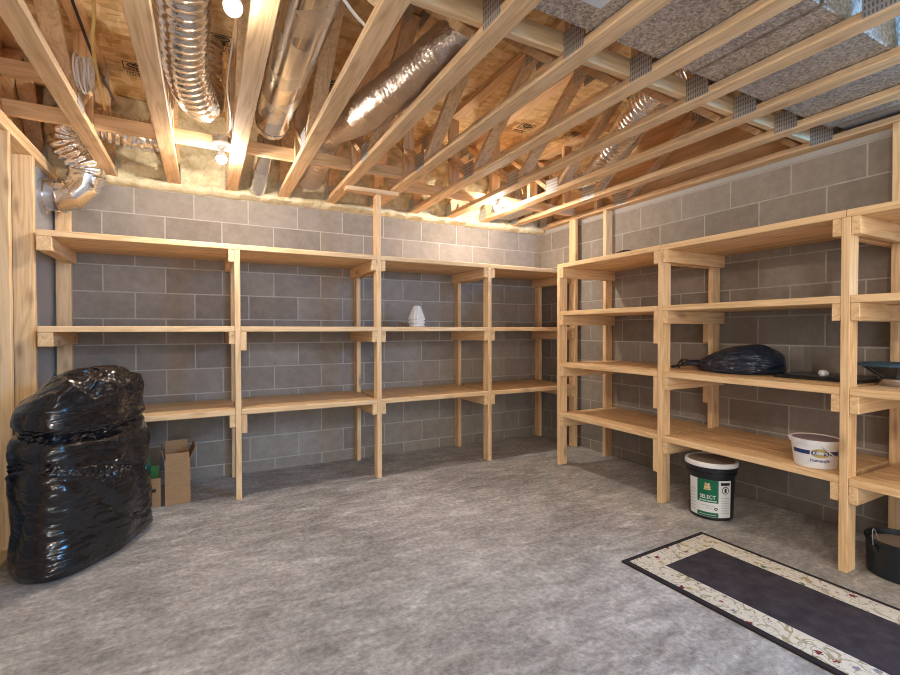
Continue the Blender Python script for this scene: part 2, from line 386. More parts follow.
# ------------------------------------------------------------------ shelving units
H = .089; Tn = .038
def planks(mb, x0, x1, y0, y1, z, along, n, th=Tn, gap=.003):
    for k in range(n):
        if along == 'x':
            d = (y1-y0)/n; mb.box((x0, y0+d*k+gap/2, z-th), (x1, y0+d*(k+1)-gap/2, z))
        else:
            d = (x1-x0)/n; mb.box((x0+d*k+gap/2, y0, z-th), (x0+d*(k+1)-gap/2, y1, z))
    return mb
u = thing('shelving_unit', (1.25, 4.0, 0), 'long pine shelving unit with three shelf levels along the back block wall', 'shelving')
FX = [.187, 1.252, 2.335, 3.402]      # left faces of the posts
ZS = [1.844, 1.255, .655]
Y0, Y1 = 3.66, 4.331
for i, x in enumerate(FX):
    top = {1: 2.344, 3: 2.378}.get(i, ZS[0]-Tn)
    MB().box((x, Y0, 0), (x+Tn, Y0+H, top)).build('post', WOOD[2], u, bevel=.003)
    MB().box((x, Y1-H, 0), (x+Tn, Y1, ZS[0]-Tn)).build('post', WOOD[2], u, bevel=.003)
MB().box((-.953, Y1-Tn, 0), (-.864, Y1, 2.26)).build('post', WOOD[2], u, bevel=.003)
for z in ZS:
    zb = z-Tn
    for i, x in enumerate(FX):
        MB().box((x-Tn-.001, Y0+.004, zb-H), (x-.001, Y1-.001, zb-.0005)).build('bearer', WOOD[1], u, bevel=.003)
        if 0 < i < 3: MB().box((x+Tn+.001, Y0+.004, zb-H), (x+2*Tn+.001, Y1-.001, zb-.0005)).build('bearer', WOOD[1], u, bevel=.003)
    MB().box((-.905, Y0+.004, zb-H), (-.83, Y1-Tn-.001, zb-.0005)).build('bearer', WOOD[1], u, bevel=.003)
for i, z in ((0, ZS[1]), (0, ZS[2])):
    MB().box((FX[i]+Tn+.0005, Y0+.001, z-Tn-.135), (FX[i]+2*Tn+.001, Y0+H, z-Tn-.0005)).build('cleat', WOOD[2], u)
ed = [-.905]+[x+Tn/2 for x in FX[:3]]+[3.43]
for k in range(4):
    planks(MB(), ed[k]+.001, ed[k+1]-.001, Y0, Y1-.002, ZS[0], 'x', 5).build('shelf_board', WOOD[0], u, bevel=.003)
    x0 = ed[0] if k == 0 else FX[k-1]+Tn+.001; x1 = FX[k]-.001
    for z in ZS[1:]:
        planks(MB(), x0, x1, Y0, Y1-(.04 if k == 0 else .002), z, 'x', 5).build('shelf_board', WOOD[0], u, bevel=.003)

v = thing('shelving_unit', (3.15, 1.7, 0), 'pine shelving unit with four shelf levels along the right block wall', 'shelving')
PY = [3.243, 2.180, 1.112, .03]
ZR = [1.822, 1.395, .932, .480]
X0, X1 = 2.833, 3.492
for i, y in enumerate(PY):
    MB().box((X0, y, 0), (X0+H, y+Tn, ZR[0]-Tn)).build('post', WOOD[2], v, bevel=.003)
    MB().box((X1-H, y, 0), (X1, y+Tn, 2.377 if i in (0, 2) else ZR[0]-Tn)).build('post', WOOD[2], v, bevel=.003)
    for z in ZR:
        zb = z-Tn
        for sgn, ok in ((-1, i < 3), (1, i > 1 or (i == 1 and z == ZR[0]))):
            if ok:
                ya = y-Tn-.001 if sgn < 0 else y+Tn+.001
                MB().box((X0+.003, ya, zb-H), (X1-.002, ya+Tn, zb-.0005)).build('bearer', WOOD[0], v, bevel=.003)
for i in (0,):
    for z in ZR[1:]:
        for xa in (X0+.004, X1-H-.002):
            MB().box((xa, PY[1]+Tn+.0005, z-Tn-.23), (xa+H, PY[1]+2*Tn, z-Tn-.0005)).build('cleat', WOOD[2], v, bevel=.002)
for k in range(3):
    ya, yb = PY[k+1]+Tn/2+.001, PY[k]+Tn/2-.001
    if k == 0: yb = PY[0]+Tn
    planks(MB(), X0, X1-.09 if False else X1, ya, yb, ZR[0], 'y', 5).build('shelf_board', WOOD[1], v, bevel=.003)
    for z in ZR[1:]:
        planks(MB(), X0, X1-.001, PY[k+1]+Tn+.001, PY[k]-.001, z, 'y', 5).build('shelf_board', WOOD[1], v, bevel=.003)

# ------------------------------------------------------------------ ducts
d = thing('rectangular_duct', (2.2, 1.15, 2.42), 'large rectangular galvanised duct lying across the trusses at upper right', 'duct')
Yn, Yf, zb, zt = .885, 1.398, 2.42, 2.90
xs = [.75, 2.02, 3.28]
for a, b in zip(xs, xs[1:]):
    MB().box((a, Yn, zb), (b-.002, Yf, zt)).build('duct_section', GALV, d, bevel=.004)
MB().box((3.28, Yn+.03, zb+.012), (3.49, Yf-.02, zt-.02)).build('duct_end', plain('grey_duct_end', (.42, .42, .43), .4, .7), d)
for x in (2.02, 3.28):
    MB().box((x-.014, Yn-.012, zb-.001), (x+.012, Yf+.006, zb+.014)).build('drive_cleat', GALVD, d, bevel=.002)
    MB().box((x-.014, Yn-.014, zb+.014), (x+.012, Yn-.001, zt)).build('drive_cleat', GALVD, d, bevel=.002)
lab = MB().box((1.08, .98, zb-.0012), (1.312, 1.28, zb-.0002)).build('paper_label', plain('label_paper', (.62, .68, .76), .6), d)
lm = MB()
for k in range(5): lm.box((1.11, 1.03+.045*k, zb-.0018), (1.11+.13+.02*(k % 3), 1.037+.045*k, zb-.0013))
lm.build('label_print', plain('label_blue_ink', (.12, .18, .32), .6), lab, base=(2.2, 1.15, 2.42))
tag(flexduct([(-.07, -.2, 2.60), (-.065, 1.2, 2.575), (-.075, 2.2, 2.55), (-.08, 2.65, 2.545), (-.03, 3.0, 2.54), (.005, 3.15, 2.60), (.005, 3.21, 2.75), (.005, 3.22, 2.985)], .103, .058, .055, .025)
    .build('flexible_duct', FLEX, smooth=80), 'shiny ribbed aluminium flexible duct between two trusses at upper left', 'duct')
rp = thing('round_pipe', (.39, 2.0, 2.57), 'smooth round sheet metal duct running between trusses at upper left', 'duct')
MB().tube([(.395, -.8, 2.57), (.395, 3.16, 2.57)], .105, 40).build('pipe_run', PIPEM, rp, smooth=True)
MB().tube([(.395, 1.55+.002, 2.57), (.395, 1.585, 2.57)], .1075, 40).build('pipe_seam', PIPEM, rp, smooth=40)
MB().tube(spline([(.395, 3.16, 2.57), (.395, 3.24, 2.585), (.395, 3.30, 2.66), (.395, 3.31, 2.985)], 14), .107, 40).build('pipe_elbow', PIPEM, rp, smooth=30)
tag(MB().tube([(.40, 3.5, 2.56), (.40, 4.0, 2.47), (.40, 4.23, 2.43)], .07, 24).build('vent_pipe', PIPEM, smooth=40), 'short round metal vent pipe against the foam behind the smooth duct', 'duct')
tag(flexduct([(1.06, 1.78, 2.57), (1.02, 2.0, 2.557), (.98, 2.25, 2.555), (.94, 2.45, 2.555), (.87, 2.8, 2.56), (.80, 3.2, 2.62), (.79, 3.5, 2.635), (.80, 3.75, 2.56), (.78, 4.0, 2.50)], .112, .03, .006, .06, taper=.16)
    .build('insulated_duct', FLEXI, smooth=80), 'foil wrapped flexible duct slanting across a truss at upper middle', 'duct')
tag(flexduct([(2.40, 1.47, 2.70), (2.43, 1.72, 2.68), (2.51, 2.0, 2.71), (2.64, 2.28, 2.67), (2.75, 2.55, 2.60), (2.84, 2.8, 2.55), (2.86, 3.1, 2.56), (2.86, 3.3, 2.60)], .10, .045, .06, .07)
    .build('flexible_duct', FLEXW, smooth=80), 'crinkled foil flexible duct behind the big rectangular duct on the right', 'duct')
tag(MB().box((2.73, 3.76, 2.425), (2.95, 4.2, 2.55)).build('flat_duct', GALV, bevel=.003), 'small flat galvanised duct above the room corner by the far bulb', 'duct')
tag(MB().tube([(3.24, 1.65, 2.46), (3.24, 3.68, 2.46)], .022, 16).build('grey_pipe', plain('grey_pvc', (.48, .47, .46), .4), smooth=True), 'thin grey pipe along the trusses above the right wall', 'pipe')
el = thing('duct_elbow', (-.96, 4.05, 2.14), 'shiny metal elbow duct coming out of the left panel, with crinkled foil hose going up', 'duct')
MB().tube([(-.967, 4.06, 2.14), (-.945, 4.06, 2.14)], .118, 40).build('collar', ELBOW, el, smooth=40)
ep = [(-.945, 4.06, 2.14), (-.87, 4.05, 2.14), (-.79, 4.04, 2.165), (-.735, 4.03, 2.225), (-.715, 4.02, 2.30)]
MB().tube(ep, .102, 40).build('elbow_body', ELBOW, el, smooth=13)
for a, b, c in zip(ep, ep[1:], ep[2:]+[None]):
    dd = (Vector(b)-Vector(a)).normalized()
    if c: dd = (dd+(Vector(c)-Vector(b)).normalized()).normalized()
    MB().tube([Vector(b)-dd*.005, Vector(b)+dd*.005], .111, 40).build('bead', ELBOW, el, smooth=40)
flexduct([(-.715, 4.02, 2.29), (-.72, 4.01, 2.36), (-.775, 3.98, 2.44), (-.82, 3.94, 2.53), (-.77, 3.88, 2.62), (-.6, 3.86, 2.61), (-.4, 3.86, 2.575), (-.27, 3.86, 2.60), (-.2, 3.86, 2.62)], .10, .042, .055, .14)\
    .build('foil_hose', FLEX, el, smooth=80)

# ------------------------------------------------------------------ bulbs
def emis(name, c, s):
    t = NT(name); t.base((.9, .9, .9), .3); t.set(t.b.inputs['Emission Color'], c); t.set(t.b.inputs['Emission Strength'], s); return t.m
EM = emis('lit_bulb', (1, .905, .785), BULB); EMD = emis('lit_bulb_dimmer', (1, .905, .785), BULB*.14); EMB = emis('added_bulb_bright', (1, .905, .785), BULB*2.0)
def make_lamp(loc, label):
    x, y, z = loc
    t = thing('bulb_lamp', loc, label, 'lamp', 'bare bulb ceiling lamps')
    b = MB().lathe([(.052, .035), (.052, .075)], loc, 8); b.build('junction_box', GALVD, t)
    MB().lathe([(.022, 0), (.026, .004), (.030, .014), (.056, .022), (.058, .034), (.05, .0355)], loc, 32).build('lampholder', CERAM, t, smooth=40)
    bb = MB().lathe([(.0295, -.058), (.0265, -.042), (.018, -.022), (.013, -.010), (.013, 0.001)], loc, 24).build('bulb', CERAM, t, smooth=True)
    MB().lathe([(.002, -.094), (.014, -.092), (.024, -.083), (.030, -.068), (.0297, -.0585)], loc, 24).build('glowing_globe', EM, bb, base=loc, smooth=True)
    return t
L1 = make_lamp((2.41, 3.62, 2.43), 'bare lit bulb at the far right near the room corner')
for loc, lb in (((.102, 3.355, 2.40), 'bare lit bulb hanging at the left near the back wall'), ((.093, 1.77, 2.40), 'bare lit bulb at the top edge between the ribbed duct and smooth pipe'),
                ((2.44, -1.7, 2.40), 'added unseen lit bulb at the right behind the viewpoint'), ((.10, -.6, 2.40), 'added unseen lit bulb at the left behind the viewpoint')):  # both bulbs behind the camera are added to brighten the shelf fronts
    t = copy_tree(L1); t.location = loc; t['label'] = lb
    dim = EMB if loc[1] < 1 else EMD if loc[1] < 2 else None
    if dim:
        for ch in t.children:
            for g in ch.children: g.data = g.data.copy(); g.data.materials[0] = dim
# cables
def cable(name, pts, r, mat, label):
    tag(MB().tube(spline(pts, 40), r, 8).build(name, mat, smooth=True), label, 'cable')
WC = plain('white_cable', (.75, .74, .72), .5); YC = plain('yellow_cable', (.72, .50, .16), .5); BC = plain('black_cable', (.03, .02, .02), .5); GC = plain('grey_cable', (.35, .34, .33), .5)
cable('white_cable', [(.44, 1.66, 2.42), (.50, 1.72, 2.415), (.57, 1.78, 2.417), (.645, 1.84, 2.425), (.66, 1.9, 2.5)], .006, WC, 'white cable looping past the smooth round pipe at the top edge')
cable('yellow_cable', [(-.42, 2.2, 2.97), (-.40, 2.3, 2.80), (-.43, 2.6, 2.66), (-.46, 2.75, 2.56), (-.5, 3.3, 2.50)], .008, YC, 'yellow cable hanging among the trusses at upper left')
cable('black_cable', [(-.58, 1.9, 2.80), (-.52, 2.4, 2.72), (-.50, 3.0, 2.64), (-.47, 3.39, 2.6)], .007, BC, 'black cable crossing the trusses at upper left')
cable('grey_cable', [(.66, 1.74, 2.62), (.85, 1.63, 2.56), (1.05, 1.63, 2.55), (1.2, 1.62, 2.55), (1.38, 1.66, 2.57), (1.6, 1.9, 2.66)], .006, GC, 'grey cable strung through the trusses at upper middle')
cable('lamp_wire', [(.12, 3.355, 2.478), (.146, 3.28, 2.50), (.145, 3.1, 2.52), (.12, 2.9, 2.6), (.14, 2.7, 2.75)], .005, WC, 'thin white wire rising from the left hanging bulb')
cable('lamp_wire', [(2.40, 3.60, 2.51), (2.35, 3.55, 2.56), (2.40, 3.45, 2.60), (2.50, 3.40, 2.52), (2.53, 3.38, 2.45)], .006, YC, 'tan wire curling above the far right bulb')
co_ = []
for k in range(90):
    a = k/90*6*2*PI; co_.append((-.53+.03*math.sin(a*.17), 2.95+.08*math.cos(a), 2.52+.07*math.sin(a)+.02*math.sin(a*.31)))
tag(MB().tube(spline(co_, 260), .0045, 6).build('wire_coil', WC, smooth=True), 'coil of white wire hung on the left truss', 'cable')

# stamps printed on the subfloor
def stamp(cx, cy, label):
    t = MB(); z1 = ZC-.0003; z0 = z1-.0010
    r_ = random.Random(int(cx*100)); b_ = lambda x0, y0, x1, y1: t.box((cx+x0, cy+y0, z0), (cx+x1, cy+y1, z1))
    for x0, y0, x1, y1 in ((-.07, -.055, .07, -.049), (-.07, .049, .07, .055), (-.07, -.055, -.064, .055), (.064, -.055, .07, .055)): b_(x0, y0, x1, y1)
    for row, hh in ((.018, .022), (.075, .024), (.108, .016)):
        x = -.058
        while x < .055:
            w_ = r_.uniform(.006, .014); b_(x, row, x+w_*.45, row+hh)
            if r_.random() < .7: b_(x, row+hh*r_.choice((0, .4, .75)), x+w_, row+hh*r_.choice((.25, .6, 1.0))+.003)
            x += w_+.007
    t.tube([(cx+.045*math.cos(a*PI/12), cy-.018+.022*math.sin(a*PI/12), z1-.003) for a in range(25)], .003, 6)
    b_(-.02, -.022, .02, -.012)
    tag(t.build('printed_stamp', INK), label, 'stamp', 'black ink stamps on the subfloor')
for cx, cy, lb in ((.10, 3.16, 'black boxed ink stamp on the subfloor beside the ribbed duct'), (2.22, 3.16, 'leftmost of three black ink stamps on the subfloor between the middle trusses'), (2.48, 3.27, 'middle of three black ink stamps on the subfloor between the middle trusses'),
                   (2.95, 3.2, 'black ink stamp on the subfloor nearest the crinkled foil duct'), (.80, 3.35, 'black ink stamp on the subfloor above the foil wrapped duct'), (-.40, 3.75, 'black ink stamp on the subfloor at the upper left')):
    stamp(cx, cy, lb)

# ------------------------------------------------------------------ rug
rr = R(-1.9); ox, oy = 1.928, 1.722
def rp_(x, y, z): return (ox+x*math.cos(rr)-y*math.sin(rr), oy+x*math.sin(rr)+y*math.cos(rr), z)
rr = R(2.0)
W_, Lr = .70, 2.15
rg = thing('runner_rug', (ox, oy, 0), 'dark runner rug with cream floral border lying on the floor at lower right', 'rug')
def slab(mb, x0, y0, x1, y1, z0, z1):
    mb.add([rp_(x0, y0, z0), rp_(x1, y0, z0), rp_(x1, y1, z0), rp_(x0, y1, z0), rp_(x0, y0, z1), rp_(x1, y0, z1), rp_(x1, y1, z1), rp_(x0, y1, z1)],
           [(0,3,2,1),(4,5,6,7),(0,1,5,4),(1,2,6,5),(2,3,7,6),(3,0,4,7)])
def ring(a, b, z1):
    mb = MB()
    slab(mb, a, -a, W_-a, -b, .0005, z1); slab(mb, a, -Lr+b, W_-a, -Lr+a, .0005, z1)
    slab(mb, a, -b, b, -Lr+b, .0005, z1); slab(mb, W_-b, -b, W_-a, -Lr+b, .0005, z1); return mb
ring(0, .028, .010).build('binding', BIND, rg)
ring(.028, .150, .012).build('floral_border', FLORAL, rg)
fm = MB(); slab(fm, .150, -.150, W_-.150, -Lr+.150, .0005, .0115); fm.build('field', CARPET, rg)

# ------------------------------------------------------------------ text on cylinders
def text_mesh(s, size, bold=0):
    cu = bpy.data.curves.new('t', 'FONT'); cu.body = s; cu.size = size; cu.align_x = 'CENTER'; cu.offset = bold; cu.resolution_u = 3
    o = bpy.data.objects.new('t', cu); COL.objects.link(o); bpy.context.view_layer.update()
    me = bpy.data.meshes.new_from_object(o.evaluated_get(bpy.context.evaluated_depsgraph_get()))
    bpy.data.objects.remove(o); vs = [v.co.copy() for v in me.vertices]; fs = [tuple(p.vertices) for p in me.polygons]; return vs, fs
class Wrap:
    def __init__(s, c, rfun, face): s.c, s.r, s.a = c, rfun, face
    def pt(s, u_, z, off):
        r = s.r(z)+off; a = s.a+u_/s.r(z); return (s.c[0]+r*math.cos(a), s.c[1]+r*math.sin(a), s.c[2]+z)
    def text(s, body, size, u0, z0, off, xs=1, bold=0):
        vs, fs = text_mesh(body, size, bold); return MB().add([s.pt(u0+p.x*xs, z0+p.y, off) for p in vs], fs)
    def patch(s, u0, u1, z0, z1, off, mb=None):
        mb = mb or MB(); n = max(2, int(abs(u1-u0)/.008))
        vs = [s.pt(u0+(u1-u0)*i/n, z, off) for z in (z0, z1) for i in range(n+1)]
        return mb.add(vs, [(i, i+1, n+2+i, n+1+i) for i in range(n)])
    def oval(s, u0, z0, a, b, off, a0=0, mb=None):
        mb = mb or MB(); n = 28; vs = [s.pt(u0, z0, off)]; fs = []
        for k in range(n): vs.append(s.pt(u0+a*math.cos(2*PI*k/n), z0+b*math.sin(2*PI*k/n), off))
        if a0:
            vs = vs[1:]+[s.pt(u0+a0*a*math.cos(2*PI*k/n), z0+a0*b*math.sin(2*PI*k/n), off) for k in range(n)]
            fs = [(k, (k+1) % n, n+(k+1) % n, n+k) for k in range(n)]
        else: fs = [(0, k+1, (k+1) % n+1) for k in range(n)]
        return mb.add(vs, fs)

# paint bucket marked SELECT
bc = (2.968, 1.905, 0); face = math.atan2(-bc[1], -bc[0])
pb = thing('paint_bucket', bc, 'black paint bucket with white lid and green SELECT label under the right shelves', 'bucket')
rb = lambda z: .128+.012*z/.30
MB().lathe([(.120, 0), (.127, .004), (rb(.29), .29), (.150, .292), (.150, .305), (.143, .307), (.143, .318), (.152, .320), (.152, .334), (.146, .336), (.146, .348)], bc, 64).build('bucket_body', BLACKP, pb, smooth=35)
ld = MB().lathe([(.150, .340), (.157, .342), (.157, .366), (.152, .371), (.143, .371), (.140, .366), (.0, .366)], bc, 64).build('lid', WHITEP, pb, smooth=35)
MB().lathe([(.138, .3662), (.137, .3675), (0, .3675)], bc, 48).build('lid_top', DUST, ld, base=bc)
w = Wrap(bc, rb, face)
lb = w.patch(-.145, .125, .022, .262, .0008).build('label', LABELW, pb)
w.patch(-.082, .042, .115, .262, .0014).build('green_panel', GREEN, lb, base=bc)
w.patch(-.082, .042, .024, .052, .0014).build('green_band', GREEN, lb, base=bc)
w.text('SELECT', .034, -.020, .140, .0022, .82, .0006).build('lettering', LABELW, lb, base=bc)
em = MB()
for (u0, z0, u1, z1) in ((-.042, .197, -.002, .204), (-.040, .206, -.024, .222), (-.020, .206, -.004, .222), (-.036, .224, -.026, .242), (-.018, .224, -.008, .242), (-.025, .206, -.019, .238)):
    w.patch(u0, u1, z0, z1, .002, em)
em.build('emblem', plain('emblem_gold', (.72, .50, .26), .5), lb, base=bc)
w.patch(-.070, .032, .122, .130, .002).build('small_print', plain('pale_green_print', (.45, .62, .52), .5), lb, base=bc)
sm = MB(); w.patch(-.055, .020, .092, .098, .0014, sm); w.patch(-.03, .01, .078, .083, .0014, sm); w.patch(-.07, .03, .034, .038, .0021, sm)
for k in range(7): w.patch(.058, .112, .05+.016*k, .056+.016*k, .0014, sm)
for k in range(7): w.patch(-.135, -.095, .05+.022*k, .056+.022*k, .0014, sm)
sm.build('small_print', plain('grey_print', (.50, .55, .56), .5), lb, base=bc)
w.patch(.055, .115, .232, .250, .0014).build('warning_heading', INK, lb, base=bc)
w.oval(.028, .078, .010, .010, .0014, .5).build('round_seal', INK, lb, base=bc)
sm = MB(); w.oval(.085, .200, .024, .024, .0014, .82, sm); w.patch(.078, .092, .186, .214, .0016, sm)
sm.build('warning_mark', INK, lb, base=bc)

# ice cream pail
kc = (2.95, 1.305, .4805); face = math.atan2(-kc[1], -kc[0])
kp = thing('plastic_pail', kc, 'white plastic pail with navy band and gold oval on the right bottom shelf', 'pail')
rk = lambda z: .093+.016*z/.14
MB().lathe([(.085, 0), (.092, .003), (rk(.128), .128), (.116, .131), (.116, .141), (.109, .142)], kc, 64).build('pail_body', WHITEP, kp, smooth=35)
ld = MB().lathe([(.112, .141), (.119, .142), (.120, .152), (.113, .155), (.108, .150), (0, .150)], kc, 64).build('lid', WHITEP, kp, smooth=35)
MB().lathe([(.104, .1502), (.103, .1512), (0, .1512)], kc, 48).build('lid_top', plain('grey_purple_print', (.30, .25, .32), .5), ld, base=kc)
w = Wrap(kc, rk, face)
w.patch(-.115, .125, .077, .099, .0008).build('navy_band', NAVY, kp)
ov = w.oval(.022, .088, .043, .024, .0016).build('oval_badge', GOLD, kp)
w.oval(.022, .088, .045, .026, .0018, .92).build('badge_rim', LABELW, ov, base=kc)
w.text('KEMPS', .022, .022, .081, .0026, 1.0, .0006).build('lettering', LABELW, ov, base=kc)
w.text('Homestyle', .023, .022, .041, .0012, .84, .0004).build('lettering', NAVY, kp)
hp = [w.pt(.115*math.cos(a)-.005+.0, .118-.060*math.sin(a), .006) for a in [PI*k/20 for k in range(21)]]
hp = [w.pt(.03+.14*t_, .126-.05*math.sin(PI*t_)-.0*t_, .010) for t_ in [k/16 for k in range(17)]]
MB().tube(hp, .0035, 8).build('handle', WHITEP, kp, smooth=True)

# dark bucket with a wire handle
dc = (3.055, .975, 0)
db = thing('open_bucket', dc, 'dark open bucket with a wire handle beside the right front post', 'bucket')
MB().lathe([(.125, 0), (.133, .005), (.138, .165), (.144, .167), (.144, .180), (.134, .181), (.130, .15), (.0, .145)], dc, 56).build('bucket_body', plain('dark_bucket', (.010, .014, .020), .45), db, smooth=35)
MB().lathe([(.128, .146), (.125, .156), (.09, .164), (.04, .158), (0, .162)], dc, 40, .02, 9).build('contents', plain('dried_plaster', (.34, .28, .23), .85), db, smooth=True)
face = math.atan2(-dc[1], -dc[0]); w = Wrap(dc, lambda z: .147, face)
hp = [w.pt(-.11-.02*math.sin(PI*t_), .145+.085*math.sin(PI*t_*.9), .004-.03*t_) for t_ in [k/12 for k in range(13)]]
MB().tube(hp, .0022, 6).build('wire_handle', STEEL, db, smooth=True)
MB().tube([w.pt(-.11, .125, -.008), w.pt(-.11, .155, .002)], .012, 10).build('handle_lug', BLACKP, db)

# ------------------------------------------------------------------ big trash bag
def ring_interp(pts, c):
    A = sorted(((math.atan2(y-c[1], x-c[0]) % (2*PI)), math.hypot(x-c[0], y-c[1])) for x, y in pts)
    n = len(A)
    def f(a):
        a %= 2*PI
        for i in range(n):
            a0, r0 = A[i]; a1, r1 = A[(i+1) % n]
            if i == n-1: a1 += 2*PI
            aa = a if a >= a0 or i < n-1 else a+2*PI
            if i == n-1 and a < A[0][0]: aa = a+2*PI
            if a0 <= aa <= a1:
                t_ = (aa-a0)/(a1-a0); return r0+(r1-r0)*t_
        return A[0][1]
    return f
def smooth_polar(f, deg=11):
    N = 360; raw = [f(2*PI*i/N) for i in range(N)]; w_ = [math.exp(-.5*(k/deg)**2) for k in range(-30, 31)]; sw = sum(w_)
    tab = [sum(w_[k+30]*raw[(i+k) % N] for k in range(-30, 31))/sw for i in range(N)]
    def g(a):
        t_ = (a % (2*PI))/(2*PI)*N; i = int(t_) % N; u_ = t_-int(t_); return tab[i]*(1-u_)+tab[(i+1) % N]*u_
    return g
def ridge(p): return 1-2*abs(noise.noise(p))
bgc = (-.635, 3.245)
foot = ring_interp([(-.685, 2.82), (-.53, 2.99), (-.40, 3.24), (-.335, 3.46), (-.43, 3.60), (-.66, 3.63), (-.85, 3.56), (-.885, 3.36), (-.855, 3.12), (-.79, 2.93)], bgc)
prof = [(0, .0, 0), (.0, .90, 0), (.02, 1.0, 0), (.10, .99, 0), (.22, .97, 0), (.34, .99, 0), (.48, 1.02, 0), (.60, 1.0, 0), (.70, .93, 0), (.78, .92, 0), (.86, .88, 0), (.92, .79, 0), (.96, .64, 0), (.985, .42, 0), (1.0, .20, 0), (1.0, 0, 0)]
def bag_mesh(c, foot, prof, NR, NA, disp, base=0):
    vs = []
    for j in range(NR+1):
        t_ = j/NR*(len(prof)-1); k = min(int(t_), len(prof)-2); t_ -= k
        z = prof[k][0]*(1-t_)+prof[k+1][0]*t_; s_ = prof[k][1]*(1-t_)+prof[k+1][1]*t_
        for i in range(NA):
            a = 2*PI*i/NA; r = foot(a)*s_; x, y = c[0]+r*math.cos(a), c[1]+r*math.sin(a)
            dx, dz = disp(x, y, z, a, s_)
            vs.append((x+dx*math.cos(a), y+dx*math.sin(a), max(base, z+base+dz)))
    fs = [(j*NA+i, j*NA+(i+1) % NA, (j+1)*NA+(i+1) % NA, (j+1)*NA+i) for j in range(NR) for i in range(NA)]
    return MB().add(vs, fs)
def sstep(a, b, x):
    t_ = max(0, min(1, (x-a)/(b-a))); return t_*t_*(3-2*t_)
def disp(x, y, z, a, s_):
    if s_ < .05 and z < .5: return 0, 0
    p = Vector((x, y, z)); h = x*.5+y*.86; k = sstep(0, .06, z)
    wz = z+.05*noise.noise(p*2.3)
    lo = 1-sstep(.40, .50, wz+.25*(h-2.5)); hi = sstep(.66, .74, wz)
    th = R(32)*lo+R(-9)*(1-lo)
    ac = z*math.cos(th)+h*math.sin(th); al = h*math.cos(th)-z*math.sin(th)
    wv = noise.noise(Vector((al*1.5, ac*3, 7)))*.35
    d = .030*noise.noise(p*2.2+Vector((3, 1, 0)))+.014*noise.noise(p*5)
    fan = noise.noise(Vector((al*1.5, ac*2.0, 11)))
    am = .25+.75*sstep(-.2, .3, noise.noise(p*2.7+Vector((0, 7, 2))))
    r1 = ridge(Vector((al*.9, ac*5.5+fan*1.6, lo*3+hi*5))); r2 = ridge(Vector((al*1.4+3, ac*13+fan*3, 2+hi*3))); r3 = ridge(Vector((al*2.2, ac*30+fan*5, 9)))
    d += (.020*r1+am*(.011*r2+.004*r3))*k*(1-.35*hi)
    d -= .024*math.exp(-((wz-.70)/.02)**2)+.008*math.exp(-((wz+.25*(h-2.5)-.46)/.03)**2)
    d += .010*hi
    tp = sstep(.80, .95, z)*sstep(-.80, -.52, x)
    d += tp*(.030*ridge(p*8)+.016*ridge(p*19))
    dz = tp*(.035*noise.noise(p*5)+.034*ridge(p*10)) - .09*sstep(.74, 1.0, z)*sstep(-.60, -.82, x)
    return d*(.4 if z < .03 else 1), dz*(1 if z > .3 else 0)
foot = smooth_polar(foot)
tb = bag_mesh(bgc, foot, prof, 190, 260, disp)
tag(tb.build('trash_bag', bagplastic('black_bag_plastic'), smooth=80), 'huge stuffed black plastic trash bag on the floor against the left stud wall', 'bag')

# black bag on the right shelf
bc2 = (3.24, 1.90)
foot2 = ring_interp([(3.10, 1.70), (3.06, 1.86), (3.10, 2.03), (3.19, 2.15), (3.30, 2.12), (3.42, 2.0), (3.44, 1.82), (3.36, 1.67), (3.22, 1.63)], bc2)
prof2 = [(0, 0), (0, .90), (.014, 1.0), (.06, 1.03), (.11, .97), (.15, .82), (.18, .60), (.195, .34), (.20, .0)]
def disp2(x, y, z, a, s_):
    if s_ < .05 and z < .05: return 0, 0
    p = Vector((x, y, z)); g = max(0, min(1, (2.16-y)/.4))
    e = Vector((math.atan2(z, x-3.05)*2.2+y*.8, y*2.0, 1))
    d = .012*noise.noise(p*8)+.008*ridge(e*2.2)+.004*ridge(p*24)
    return d, (-.55*z*(1-g)**1.2+.01*ridge(p*12)) if z > .01 else 0
foot2 = smooth_polar(foot2)
s2 = thing('stuffed_bag', (bc2[0], bc2[1], .933), 'black fabric bag with a tied end on the right shelf', 'bag')
BAG2 = bagplastic('black_bag_blue_highlight', (.012, .024, .050), .30, 1.6)  # blue daylight highlights put into the black bag's base colour
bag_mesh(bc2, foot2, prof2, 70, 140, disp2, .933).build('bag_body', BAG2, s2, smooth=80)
kn = MB(); random.seed(3)
kn.tube(spline([(3.19, 2.10, .972), (3.17, 2.17, .980), (3.16, 2.22, .987)], 10), [.035-.0022*k for k in range(11)], 12)
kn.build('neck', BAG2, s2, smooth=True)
kk = MB()
for k in range(6):
    a = k*1.05; kk.tube(spline([(3.165, 2.19, .975), (3.15+.03*math.cos(a), 2.23+.012*math.sin(a), .985+.025*math.sin(a)), (3.13+.03*math.cos(a*2), 2.27, .96), (3.11, 2.25+.02*k, .942)], 10), .0055, 6)
kk.build('drawstring', BC, s2, smooth=True)

